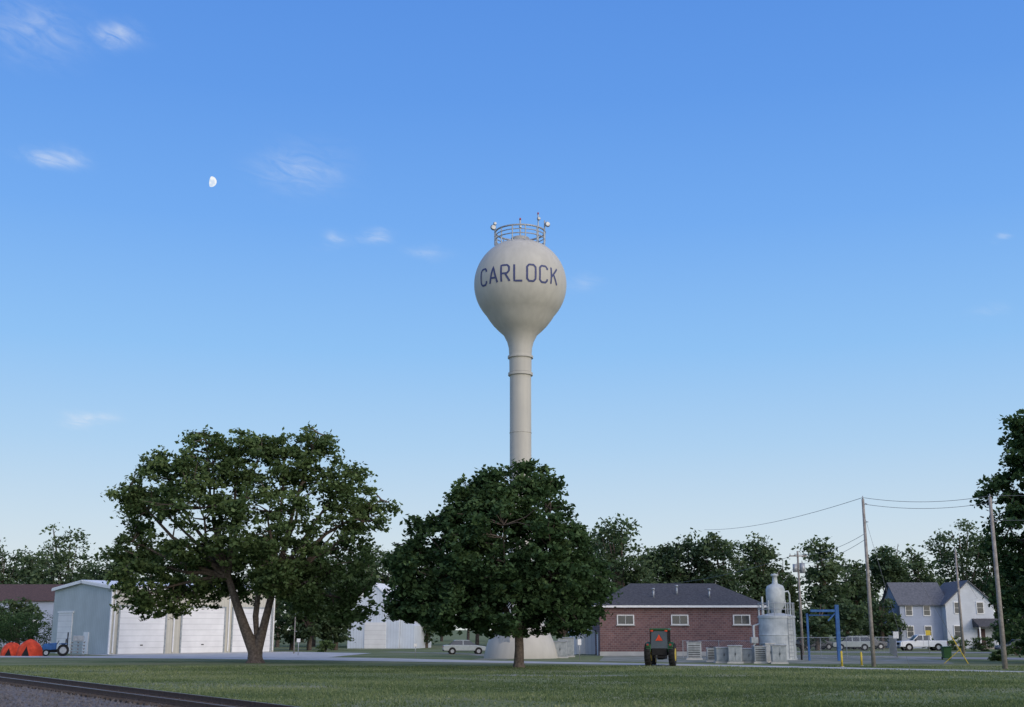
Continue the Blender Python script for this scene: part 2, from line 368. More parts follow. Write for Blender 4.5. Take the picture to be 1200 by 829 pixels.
for a in [(8,232,632,66),(-35,220,640,90),(85,195,608,92),(48,215,630,50),(128,185,636,80),(180,200,630,90),(240,205,640,90),
          (330,176,640,90),(372,182,632,70),(418,178,636,80),(450,190,630,60),(478,200,645,60),(560,200,640,90),(640,190,640,90),
          (700,172,606,84),(728,164,598,84),(772,178,626,62),(806,176,620,64),(846,172,613,78),(884,176,616,62),(912,190,650,50),
          (962,178,626,62),(998,186,646,64),(1036,190,628,70),(1074,200,638,64),(1122,205,600,88),(1160,210,618,80),(1205,200,615,90),(1250,190,600,100),(1330,190,610,120),(-110,200,630,120)]:
    bg(*a,bright=random.uniform(-.16,.16))
for i in range(40):
    px=-150+i*39+random.uniform(-8,8); Db=random.uniform(235,275)
    bg(px,Db,random.uniform(668,702),68,per=24,n=30,ls=.75,bright=random.uniform(-.15,.05),zlow=0)
for px,Dm,top,w in [(25,150,697,62),(-15,150,700,50),(365,150,690,60),(395,152,705,50),(345,152,690,50),(660,150,705,70),(690,150,700,40),(955,150,705,50),(990,160,700,60),(1030,165,695,60),(1185,140,725,40),(500,170,700,40)]:
    bg(px,Dm,top,w,per=45,n=65,ls=.33,bright=-.05,zlow=0)
dt=empty('distant_trees')
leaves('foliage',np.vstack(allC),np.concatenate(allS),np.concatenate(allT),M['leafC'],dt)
tubes('trunks',tl,M['bark'],dt,seg=5)

def shrub(px,D,w,h,mat='leafA',n=26):
    X=GX(px,D); par=empty('shrub',(X,D,0))
    P=puffs([(0,0,h*.45,w*.5,w*.5,h*.5),(w*.2,0,h*.6,w*.3,w*.3,h*.35)],n,(h*.16,h*.26),.7,.05)
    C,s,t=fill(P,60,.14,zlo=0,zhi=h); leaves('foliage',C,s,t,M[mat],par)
    tubes('stems',[([(0,0,-.05),(random.uniform(-w,w)*.3,random.uniform(-.3,.3),h*.6)],[.03,.01]) for _ in range(7)],M['bark'],par,seg=5)
for a in [(-4,142,5.0,5.2,'leafB',40),(20,140,4.6,4.8,'leafB',40),(44,141,4.0,4.6,'leafB',34),(1120,150,2.6,1.6),(1150,145,2.8,1.8),(1090,158,2.2,1.3),(1190,120,2.5,1.7),(382,140,2,1.4),(1168,100,1.6,.9)]: shrub(*a)

# ------------------------------------------------------------------ ground
mk('ground',[(-2500,-300,0),(2500,-300,0),(2500,4000,0),(-2500,4000,0)],[(0,1,2,3)],M['lawn'])
strip('driveway',[(-60,117),(-40,115),(-26,112.5),(-14,106),(-3,98.5),(6,93),(16,86.5),(30,75),(44,62),(60,50)],[3.2,7,10,9,5.5,4.2,3.2,2.4,2.4,2.4],.004,M['conc'])
strip('street',[(27,120),(38,111),(52,103),(75,97),(120,90)],[7,8,8,8,8],.008,M['asph'])
strip('side_street',[(14,148),(34,140),(60,132),(110,120)],[6,6.5,7,7],.008,M['asph'])
sheet('gravel_yard',[(7,99),(14,95),(24,91),(33,92),(36,103),(34,116),(24,121),(9,120)],.012,M['gravel'])
sheet('concrete_pad',[(-44,126),(-33,113),(-17,111),(-15,132),(-26,141)],.012,M['conc'])
sheet('dirt_path',[(-1,70.5),(2,69.9),(6,69),(9,66.5),(6.5,66.3),(4,67),(0,67.9),(-3,68.8)],.004,M['gravel'])
strip('alley',[(-14,140),(-4,128),(0,112),(-2,104)],[3,3,3.2,3],.016,M['gravel'])

# railway
tr=empty('railway_track',(-26,62.8,0))
dv=Vector((15.7,-21.8,0)).normalized(); ang=math.atan2(dv.y,dv.x); tr.rotation_euler=(0,0,ang)
prof=[(-6.5,.004),(-2.6,.15),(.5,.17),(1.3,.004)]
vs=[];fs=[]
xs=np.linspace(-160,90,400)
for x in xs:
    for j,(y,z) in enumerate(prof): vs.append((x,y+ (random.uniform(-.25,.25) if j in(0,3) else 0),z+(random.uniform(-.02,.02) if j in(1,2) else 0)))
for i in range(len(xs)-1):
    for j in range(3): fs.append((4*i+j,4*i+j+1,4*i+4+j+1,4*i+4+j))
mk('ballast_bed',vs,fs,M['ballast'],tr)
vs=[];fs=[]
def addbox(vs,fs,c,s):
    b=len(vs); x,y,z=[k/2 for k in s]
    for i in(-x,x):
        for j in(-y,y):
            for k in(-z,z): vs.append((c[0]+i,c[1]+j,c[2]+k))
    fs+= [tuple(b+q for q in f) for f in [(0,1,3,2),(4,6,7,5),(0,4,5,1),(2,3,7,6),(0,2,6,4),(1,5,7,3)]]
for i in range(-260,160): addbox(vs,fs,(i*.55+random.uniform(-.03,.03),-.8,.17),(.22,2.6,.1))
mk('ties',vs,fs,M['tie'],tr)
vs=[];fs=[]
for i in range(14000):
    x=random.uniform(-30,40); y=random.uniform(-6.2,1.7); s=random.uniform(.03,.08); z=.16 if -2.6<y<.5 else max(.01,.17-(y-.5)*.2 if y>.5 else .15+(y+2.6)*.037)
    b0=len(vs); 
    for q in((1,0,0),(-.5,.87,0),(-.5,-.87,0),(random.uniform(-.3,.3),random.uniform(-.3,.3),1)): vs.append((x+q[0]*s,y+q[1]*s*random.uniform(.6,1),z+q[2]*s))
    fs+=[(b0,b0+1,b0+3),(b0+1,b0+2,b0+3),(b0+2,b0,b0+3)]
mk('ballast_stones',vs,fs,M['ballast'],tr)
for nm,y in(('rail_far',0),('rail_near',-1.5)):
    for part,w,z0,z1,mt in(('foot',.14,.221,.24,'rail'),('web',.03,.24,.33,'rail'),('head',.075,.33,.37,'rail'),('running_surface',.05,.371,.374,'railtop')):
        box(nm+'_'+part,(-35,y,(z0+z1)/2),(250,w,z1-z0),M[mt],tr)
# mown grass blades
N=170000
Y=rng.uniform(38.5,86,N)**1.0; X=rng.uniform(-.44,.44,N)*Y
dist=(X+26)*(-dv.y)+(Y-62.8)*(dv.x)
keep=(dist>1.15+rng.uniform(-.3,.4,N))|(dist<-6.4)
pt=np.c_[X,Y]
cl=np.array([(-14,106),(-3,98.5),(6,93),(16,86.5),(30,75),(44,62)])
def segd(P,a,b):
    ab=b-a; t=np.clip(((P-a)@ab)/(ab@ab),0,1); return np.linalg.norm(P-(a+t[:,None]*ab),axis=1)
dm=np.min([segd(pt,cl[i],cl[i+1]) for i in range(5)],axis=0); keep&=(dm>1.6)
keep&=~((np.abs(X-3.5)<4.5+rng.uniform(-1,1,N))&(np.abs(Y-68.3)<1.1+rng.uniform(-.5,.5,N))&(rng.random(N)<.7))
# thin, worn patches
thin=np.sin(X*.21+2.1*np.sin(Y*.09))*np.sin(Y*.27+1.4*np.sin(X*.13)); keep&=~((thin>.45)&(rng.random(N)<.65))
X=X[keep];Y=Y[keep];N=len(X)
h=rng.uniform(.03,.075,N)*(1+.4*np.sin(X*.9+np.sin(Y*.7)*2))*np.where(dist[keep]<2.2,2.1,1); h=np.abs(h)+.02
a=rng.uniform(0,6.28,N); w=rng.uniform(.02,.04,N); ln=rng.normal(0,.03,(N,2))
V=np.empty((N,3,3)); V[:,0]=np.c_[X-np.cos(a)*w,Y-np.sin(a)*w,np.full(N,-.005)]; V[:,1]=np.c_[X+np.cos(a)*w,Y+np.sin(a)*w,np.full(N,-.005)]; V[:,2]=np.c_[X+ln[:,0],Y+ln[:,1],h]
me=bpy.data.meshes.new('lawn_grass'); me.vertices.add(3*N); me.vertices.foreach_set('co',V.reshape(-1).astype(np.float32)); me.loops.add(3*N); me.loops.foreach_set('vertex_index',np.arange(3*N,dtype=np.int32))
me.polygons.add(N); me.polygons.foreach_set('loop_start',np.arange(0,3*N,3,dtype=np.int32)); me.polygons.foreach_set('loop_total',np.full(N,3,dtype=np.int32))
tn=.40+.26*np.sin(X*.35+1.3*np.sin(Y*.22))*np.sin(Y*.5)+.16*np.sin(X*.11+Y*.07)+rng.normal(0,.2,N); at=me.attributes.new('tint','FLOAT','POINT'); at.data.foreach_set('value',np.repeat(np.clip(tn,0,1),3).astype(np.float32))
me.materials.append(M['grasst']); me.update(calc_edges=True); COL.objects.link(bpy.data.objects.new('lawn_grass',me))

# ------------------------------------------------------------------ water tower
DT=110.0; tx=GX(610,DT,500); wt=empty('water_tower',(tx,DT,0))
R=4.42; zc=34.65
prof=[(3.3,0),(3.3,.12),(3.2,.6),(3.0,1.3),(2.6,2.2),(2.0,3.1),(1.5,4.4),(1.2,6.0),(1.08,7.6),(1.03,9),(1.0,15),(1.0,20),(1.0,25.9)]
revolve('shaft_and_bell_base',prof,M['tower'],wt)
revolve('lower_collar',[(1.0,25.7),(1.16,25.75),(1.16,26.0),(1.0,26.05),(1.04,26.06),(1.05,27.4),(1.2,27.42),(1.2,27.62),(1.06,27.64)],M['tower'],wt,smooth=False)
for zz in(9.2,12.9,16.6,20.3): revolve('weld_seam',[(1.0,zz-.03),(1.04,zz-.015),(1.04,zz+.015),(1.0,zz+.03)],M['tower'],wt,seg=48)
pr=[(1.06,27.6),(1.1,28.4),(1.25,29.0),(1.6,29.7)]
a0=math.radians(-42)
q=(R*math.cos(a0),zc+R*math.sin(a0)); 
for t in(.25,.5,.75): pr.append((1.6+(q[0]-1.6)*t+.12*math.sin(t*math.pi),29.7+(q[1]-29.7)*t-.05*math.sin(t*math.pi)))
for i in range(41):
    a=a0+(math.pi/2-a0)*i/40; pr.append((max(.001,R*math.cos(a)),zc+R*math.sin(a)))
revolve('tank_sphere',pr,M['tower'],wt,seg=96)
lines=[]
for zz,rr0 in((39.1,.06),(39.5,.05),(39.9,.09)):
    pts=[(2.4*math.cos(t*math.pi/24),2.4*math.sin(t*math.pi/24),zz) for t in range(49)]; lines.append((pts,rr0))
for i in range(12):
    a=i*math.pi/6+.2; lines.append(([(2.4*math.cos(a),2.4*math.sin(a),38.3),(2.4*math.cos(a),2.4*math.sin(a),39.9)],.06))
tubes('handrail',lines,M['galv'],wt,seg=6)
revolve('roof_hatch',[(.9,38.8),(.9,39.3),(.7,39.4),(.01,39.45)],M['tower'],wt,seg=24)
lines=[([(-2.45,0,38.6),(-2.45,0,40.8)],.07),([(2.35,-.4,38.6),(2.35,-.4,41.0)],.07),([(1.7,-1.6,38.6),(1.7,-1.6,41.2)],.06),([(0,-.2,39.4),(0,-.2,41.1)],.08),([(2.35,-.4,40.5),(2.8,-.4,40.5)],.05),([(-2.45,0,40.3),(-2.8,0,40.3)],.05)]
tubes('antenna_masts',lines,M['galv'],wt,seg=6)
for p,s in(((2.62,-.55,40.55),.28),((-2.6,-.2,40.35),.3),((-2.45,-.3,40.7),.18),((1.75,-1.75,40.7),.18),((0,-.3,40.4),.14)):
    cyl('dish_antenna',(p[0],p[1],p[2]),(p[0]+.05,p[1]-.16,p[2]),s,s*.7,M['galv'],wt,seg=16)
cyl('beacon_lamp',(0,-.2,41.1),(0,-.2,41.32),.1,.07,M['red'],wt,seg=12); cyl('beacon_lamp_b',(1.7,-1.6,41.2),(1.7,-1.6,41.38),.09,.06,M['red'],wt,seg=12)
box('access_door',(-1.4,-2.55,1.2),(.95,.12,2.0),M['galv'],wt,rx=-.12,rz=-.47)
S={'C':[[(.95,1.25),(.95,1.4),(.75,1.6),(.25,1.6),(.03,1.38),(.03,.22),(.25,0),(.75,0),(.95,.2),(.95,.35)]],
'A':[[(0,0),(.5,1.6),(1,0)],[(.17,.5),(.83,.5)]],
'R':[[(.05,0),(.05,1.6),(.72,1.6),(.95,1.4),(.95,1.0),(.72,.78),(.05,.78)],[(.5,.78),(1,0)]],
'L':[[(.08,1.6),(.08,0),(.95,0)]],
'O':[[(.5,1.6),(.25,1.6),(.03,1.38),(.03,.22),(.25,0),(.75,0),(.97,.22),(.97,1.38),(.75,1.6),(.5,1.6)]],
'K':[[(.06,0),(.06,1.6)],[(.98,1.6),(.08,.66)],[(.36,.96),(1,0)]]}
vs=[];fs=[]; word='CARLOCK'; lw=.86; gap=.38; tot=7*lw+6*gap
off=0
for i,chh in enumerate(word):
    x0=-tot/2+i*(lw+gap)
    for st in S[chh]:
        off+=1; rr=R+.02+.003*(off%4); pts=[]
        for a,b in zip(st[:-1],st[1:]):
            for t in np.linspace(0,1,7)[:-1]: pts.append(Vector((a[0]+(b[0]-a[0])*t,a[1]+(b[1]-a[1])*t)))
        pts.append(Vector(st[-1])); base=len(vs)
        for j,p in enumerate(pts):
            d=(pts[min(j+1,len(pts)-1)]-pts[max(j-1,0)]).normalized(); n=Vector((-d.y,d.x))*.092
            for s_ in(1,-1):
                qx=x0+(p.x*lw+n.x*s_); qz=(p.y+n.y*s_)*.98-.82-.05
                th=qx/R; el=qz/R
                vs.append((rr*math.cos(el)*math.sin(th),-rr*math.cos(el)*math.cos(th),zc+rr*math.sin(el)))
        for j in range(len(pts)-1): fs.append((base+2*j,base+2*j+1,base+2*j+3,base+2*j+2))
lt=mk('painted_name',vs,fs,M['lett'],wt); lt.rotation_euler=(0,0,math.radians(-3))

# ------------------------------------------------------------------ buildings
def gable(parent,x0,x1,y0,y1,z0,ze,zr,wall,roof,ridge='x',over=.35,th=.15,endmat=None):
    endmat=endmat or wall
    if ridge=='x':
        ym=(y0+y1)/2
        v=[(x0,y0,z0),(x1,y0,z0),(x1,y1,z0),(x0,y1,z0),(x0,y0,ze),(x1,y0,ze),(x1,y1,ze),(x0,y1,ze),(x0,ym,zr),(x1,ym,zr)]
        f=[(0,1,5,4),(2,3,7,6),(1,2,6,9,5),(3,0,4,8,7)]
        me=mk('walls',v,f,[wall,endmat],parent); me.data.polygons[2].material_index=1; me.data.polygons[3].material_index=1
        s=(zr-ze)/(ym-y0)
        for nm,ya in(('roof_front',y0),('roof_back',y1)):
            sg=-1 if ya==y0 else 1
            ye=ya+sg*over; z_e=ze-s*over+.02
            v=[(x0-over,ye,z_e),(x1+over,ye,z_e),(x1+over,ym,zr+.02),(x0-over,ym,zr+.02)]
            v+= [(a,b,c+th) for a,b,c in v]
            mk(nm,v,[(0,1,2,3),(4,5,6,7),(0,1,5,4),(1,2,6,5),(3,0,4,7)],roof,parent)
    else:
        xm=(x0+x1)/2
        v=[(x0,y0,z0),(x1,y0,z0),(x1,y1,z0),(x0,y1,z0),(x0,y0,ze),(x1,y0,ze),(x1,y1,ze),(x0,y1,ze),(xm,y0,zr),(xm,y1,zr)]
        f=[(1,2,6,5),(3,0,4,7),(0,1,5,8,4),(2,3,7,9,6)]
        me=mk('walls',v,f,[wall,endmat],parent); me.data.polygons[2].material_index=1; me.data.polygons[3].material_index=1
        s=(zr-ze)/(xm-x0)
        for nm,xa in(('roof_left',x0),('roof_right',x1)):
            sg=-1 if xa==x0 else 1
            xe=xa+sg*over; z_e=ze-s*over+.02
            v=[(xe,y0-over,z_e),(xe,y1+over,z_e),(xm,y1+over,zr+.02),(xm,y0-over,zr+.02)]
            v+= [(a,b,c+th) for a,b,c in v]
            mk(nm,v,[(0,1,2,3),(4,5,6,7),(0,1,5,4),(1,2,6,5),(3,0,4,7)],roof,parent)
def window(parent,x,y,z,w,h,name='window',frame=.09,mull=True):
    box(name+'_frame',(x,y-.02,z),(w+2*frame,.10,h+2*frame),M['trimw'],parent)
    if mull:
        for s in(-1,1): box(name+'_pane',(x+s*w/4,y-.075,z),(w/2-.05,.03,h),M['glass'],parent)
    else:
        for s in(-1,1): box(name+'_pane',(x,y-.075,z+s*h/4),(w,.03,h/2-.04),M['glass'],parent)

cx=GX(128,125); g=empty('metal_garage',(cx,125,0),math.atan2(8.9,8.0))
L=20.6; W=12.0; H=6.75
gable(g,0,L,0,W,0,H,H+.7,M['cream'],M['trimw'],ridge='x',over=.25,endmat=M['bluegrey'])
box('eave_trim',(L/2,-.28,H-.08),(L+.5,.1,.28),M['trimw'],g)
box('corner_trim',(-.03,-.03,H/2),(.18,.18,H-.1),M['trimw'],g)
for x in(.35,7.35,14.3,L-.25): box('downspout',(x,-.1,H/2-.1),(.12,.12,H-.5),M['trimw'],g)
for i,(a,b) in enumerate(((1.0,6.3),(8.4,13.7),(14.9,20.0))):
    box(f'overhead_door_{i+1}',((a+b)/2,-.03,2.4),(b-a,.1,4.75),M['doorw'],g)
    box(f'door_head_trim_{i+1}',((a+b)/2,-.05,4.86),(b-a+.4,.16,.16),M['greybox'],g)
    for s,x in((0,a-.1),(1,b+.1)): box(f'door_jamb_{i+1}_{s}',(x,-.05,2.38),(.16,.16,4.78),M['greybox'],g)
    box(f'door_handle_{i+1}',((a+b)/2,-.1,.9),(.3,.04,.1),M['black'],g)
box('side_door',(-.03,9.2,2.1),(.1,3.0,4.2),M['doorw'],g)
box('side_door_trim',(-.05,9.2,4.3),(.14,3.3,.16),M['trimw'],g)
box('man_door',(-.03,4.6,1.1),(.1,1.0,2.2),M['trimw'],g)
box('rake_trim_a',(-.3,W/4,H+.3),(.08,W/2+.4,.26),M['trimw'],g,rx=math.atan(.7/6))
box('rake_trim_b',(-.3,3*W/4,H+.3),(.08,W/2+.4,.26),M['trimw'],g,rx=-math.atan(.7/6))
box('wall_lamp',(7.6,-.15,5.4),(.3,.25,.25),M['galv'],g)

b=empty('white_barn',(GX(437,165),165,0),math.radians(-12))
gable(b,-3.6,3.6,0,11,0,5.2,8.5,M['barnw'],M['trimw'],ridge='y',over=.2)
box('sliding_door',(.3,-.06,1.7),(3.0,.1,3.4),M['doorw'],b)
mk('lean_to',[(3.65,.5,0),(5.6,.5,0),(5.6,9,0),(3.65,9,0),(3.65,.5,4.4),(5.6,.5,3.0),(5.6,9,3.0),(3.65,9,4.4)],[(0,1,5,4),(1,2,6,5),(2,3,7,6),(4,5,6,7)],M['barnw'],b)

Db=119.0; xl=GX(703,Db,740); xr=GX(894,Db,740); bw=xr-xl
br=empty('brick_building',((xl+xr)/2,Db,0))
hb=GZ(711,Db); hx=bw/2; dp=11.0; hr=GZ(684,Db+dp/2)
mk('walls',[(-hx,0,0),(hx,0,0),(hx,dp,0),(-hx,dp,0),(-hx,0,hb),(hx,0,hb),(hx,dp,hb),(-hx,dp,hb)],[(0,1,5,4),(1,2,6,5),(2,3,7,6),(3,0,4,7)],M['brick'],br)
box('foundation',(0,-.03,.2),(bw+.1,.1,.4),M['conc'],br)
o_=.55
rx=hx-3.6
v=[(-hx-o_,-o_,hb+.12),(hx+o_,-o_,hb+.12),(hx+o_,dp+o_,hb+.12),(-hx-o_,dp+o_,hb+.12),(-rx,dp/2,hr),(rx,dp/2,hr)]
mk('hip_roof',v,[(0,1,5,4),(1,2,5),(2,3,4,5),(3,0,4)],M['shingle'],br)
box('fascia_front',(0,-o_,hb+.0),(bw+2*o_+.06,.06,.2),M['trimw'],br)
for s in(-1,1): box('fascia_side',(s*(hx+o_),dp/2,hb+.0),(.06,dp+2*o_-.1,.2),M['trimw'],br)
box('soffit',(0,dp/2,hb-.05),(bw+2*o_-.1,dp+2*o_-.1,.04),M['trimw'],br)
for px in(733,796.5,869): window(br,GX(px,Db,726)-(xl+xr)/2,-.03,GZ(726.5,Db),1.5,.78)
for px in(733,796.5,869): box('window_sill',(GX(px,Db,726)-(xl+xr)/2,-.1,GZ(726.5,Db)-.52),(1.85,.18,.1),M['conc'],br)
for px,dy in((768,1.6),(797,2.4),(834,1.5)):
    zb=hb+.12+(dy+o_)*(hr-hb)/(dp/2+o_)
    x=GX(px,Db,695)-(xl+xr)/2
    cyl('roof_vent',(x,dy,zb-.2),(x,dy,zb+.7),.09,.09,M['galv'],br,seg=12); cyl('vent_cap',(x,dy,zb+.7),(x,dy,zb+.85),.2,.12,M['galv'],br,seg=12)
box('downspout',(hx-.3,-.08,hb/2),(.1,.1,hb-.3),M['trimw'],br)
box('side_entry_door',(-hx-.03,3,1.1),(.08,1.0,2.2),M['trimw'],br)

Dh=165.0; h0=GX(1057,Dh); h1=GX(1112,Dh); h2=GX(1106,Dh); h3=GX(1162,Dh)
hs=empty('white_house',(h0,Dh,0))
ze=GZ(708,Dh); zr=GZ(684,Dh+3)
gable(hs,0,h1-h0,0,7.5,0,ze,zr,M['dullsid'],M['shingle2'],ridge='x',over=.35)
gable(hs,h2-h0,h3-h0,-1.6,7.0,0,ze,zr+.1,M['whsid'],M['shingle2'],ridge='y',over=.3)
hw=h3-h2; hc=(h2+h3)/2-h0
for dx in(-1.6,1.4): window(hs,hc+dx,-1.63,5.3,.8,1.4,mull=False)
window(hs,hc-1.8,-1.63,2.2,.9,1.5,mull=False)
for dx in(1.2,3.6): window(hs,dx,-.03,5.0,.8,1.3,mull=False); window(hs,dx,-.03,2.2,.8,1.4,mull=False)
px0=hc+.2; px1=h3-h0+1.6
mk('porch_roof',[(px0,-3.9,2.9),(px1,-3.9,2.9),(px1,-1.64,3.9),(px0,-1.64,3.9),(px0,-3.9,2.75),(px1,-3.9,2.75),(px1,-1.64,2.75),(px0,-1.64,2.75)],[(0,1,2,3),(0,1,5,4),(1,2,6,5),(3,0,4,7),(4,5,6,7)],M['shingle'],hs)
for x in(px0+.1,(px0+px1)/2,px1-.1): box('porch_post',(x,-3.8,1.5),(.14,.14,2.5),M['trimw'],hs)
box('porch_deck',((px0+px1)/2,-2.8,.2),(px1-px0,2.3,.4),M['wood'],hs)
box('porch_door',(hc+1.3,-1.66,1.5),(.95,.08,2.1),M['brownroof'],hs)

fh=empty('brown_roof_house',(GX(5,175),175,0))
gable(fh,-9,6.6,0,8,0,GZ(702,175)-.2,GZ(686,178),M['dullsid'],M['brownroof'],ridge='x')
window(fh,-1,-.03,3,1.1,1.4); window(fh,4,-.03,3,1.1,1.4)
sh=empty('white_shed',(GX(684,126),126,0))
gable(sh,-1.3,1.2,0,3.5,0,GZ(742,126),GZ(737,126),M['barnw'],M['trimw'],ridge='y',over=.1)
box('door',(-.3,-.05,1.0),(.9,.08,1.9),M['trimw'],sh)

# ------------------------------------------------------------------ industrial vessel
Ds=104.0; sx=GX(911,Ds,745); si=empty('aeration_tank',(sx,Ds,0)); pm=Ds/1437
r1=21*pm; z1=GZ(722,Ds)
revolve('main_tank',[(r1+.05,0),(r1+.05,.15),(r1,.16),(r1,z1*.55),(r1+.04,z1*.55+.02),(r1+.04,z1*.55+.1),(r1,z1*.55+.12),(r1,z1-.2),(r1+.06,z1-.18),(r1+.06,z1),(.01,z1+.35)],M['silo'],si,seg=48,smooth=False)
r2=11*pm; z2=GZ(684,Ds)
revolve('upper_vessel',[(r2*.5,z1),(r2*.6,z1+.5),(r2,z1+.9),(r2,z2-.5),(r2*.85,z2-.2),(r2*.3,z2),(r2*.25,z2+.6),(r2*.4,z2+.62),(r2*.4,z2+.75),(.01,z2+.85)],M['silo'],si,seg=32)
for s in(-1,1): cyl('leg',(s*r2*.9,-.4,z1),(s*r2*.9,-.4,z1+1.3),.05,.05,M['silo'],si,8)
tubes('vent_pipe',[([(r2*.95,0,z2-.7),(r2*1.35,0,z2-.65),(r2*1.5,0,z2-.9),(r2*1.5,0,z1)],.07),([(-r1*.8,-.3,z1),(-r1*.8,-.3,z1+1.6)],.09)],M['silo'],si,seg=10)
lines=[]
lx=r1*.55
for s in(-.2,.2): lines.append(([(lx+s,-r1*.95,.1),(lx+s,-r1*.95,z1+1.0)],.025))
for i in range(int(z1/.3)): lines.append(([(lx-.2,-r1*.95,.3+i*.3),(lx+.2,-r1*.95,.3+i*.3)],.018))
for zz in(z1+.55,z1+1.05):
    lines.append(([(r1*math.cos(t*math.pi/12),r1*math.sin(t*math.pi/12),zz) for t in range(25)],.03))
for t in range(10): a=t*math.pi/5; lines.append(([(r1*math.cos(a),r1*math.sin(a),z1),(r1*math.cos(a),r1*math.sin(a),z1+1.05)],.03))
tubes('ladder_and_rail',lines,M['galv'],si,seg=6)
box('pipe_box',(-r1-.5,-.2,1.6),(.6,.6,.5),M['greybox'],si,bevel=.03)
tubes('inlet_pipe',[([(-r1-.5,-.2,0),(-r1-.5,-.2,2.8),(-r1+.2,-.1,3.0)],.1)],M['silo'],si,seg=10)
tubes('drain_pipe',[([(r1+.3,-.6,0),(r1+.3,-.6,1.2),(r1-.4,-.6,1.3)],.08)],M['black'],si,seg=10)

Df=100.0; fr=empty('blue_steel_frame',(GX(966,Df),Df,0)); hw=18*Df/1437; zt=GZ(716,Df)
box('post_1',(hw-.1,0,GZ(709,Df)/2),(.3,.26,GZ(709,Df)),M['blue'],fr,bevel=.02)
box('post_2',(-hw+.1,.6,zt/2-.1),(.16,.16,zt-.2),M['blue'],fr,bevel=.02)
box('beam',(0,.0,zt),(2*hw-.5,.18,.2),M['blue'],fr,bevel=.02); box('beam_2',(0,.6,zt-.35),(2*hw-.5,.1,.1),M['blue'],fr,bevel=.02)
box('brace',(hw-.5,0,zt-.45),(.1,.1,1.0),M['blue'],fr,ry=math.radians(45))

def cabinet(px,D,w,h,d=.9,kind=0,rot=0):
    c=empty('utility_cabinet',(GX(px,D),D,0),rot)
    box('pad',(0,0,.06),(w+.15,d+.15,.12),M['conc'],c)
    box('body',(0,0,.12+h/2),(w,d,h),M['greybox'],c,bevel=.03)
    box('lid',(0,-.02,.12+h+.03),(w+.08,d+.1,.07),M['galv'],c,bevel=.015)
    if kind==0:
        for s in(-1,1): box('door_leaf',(s*w/4,-d/2-.012,.12+h*.5),(w/2-.08,.03,h*.82),M['greybox'],c,bevel=.01)
        box('handle',(.05,-d/2-.05,.12+h*.5),(.04,.05,.18),M['black'],c)
    else:
        for i in range(6): box('louvre',(0,-d/2-.012,.25+i*h*.14),(w*.8,.03,.05),M['black'],c)
        cyl('fan_guard',(0,0,.12+h+.06),(0,0,.12+h+.14),w*.35,w*.33,M['black'],c,16)
for px,D,w,h,kd in((846,94,1.1,1.0,0),(861,93,1.0,1.15,0),(876,94,1.1,.9,0),(889,93,.9,1.1,1),(899,95,.8,1.3,0),(912,92,1.1,1.2,0),(835,97,1.0,.9,1),(656,110,1.3,1.3,0),(663,114,1.5,1.6,0),(813,104,1.2,1.3,1),(641,116,.9,1.1,0)): cabinet(px,D,w,h,kind=kd,rot=random.uniform(-.25,.25))

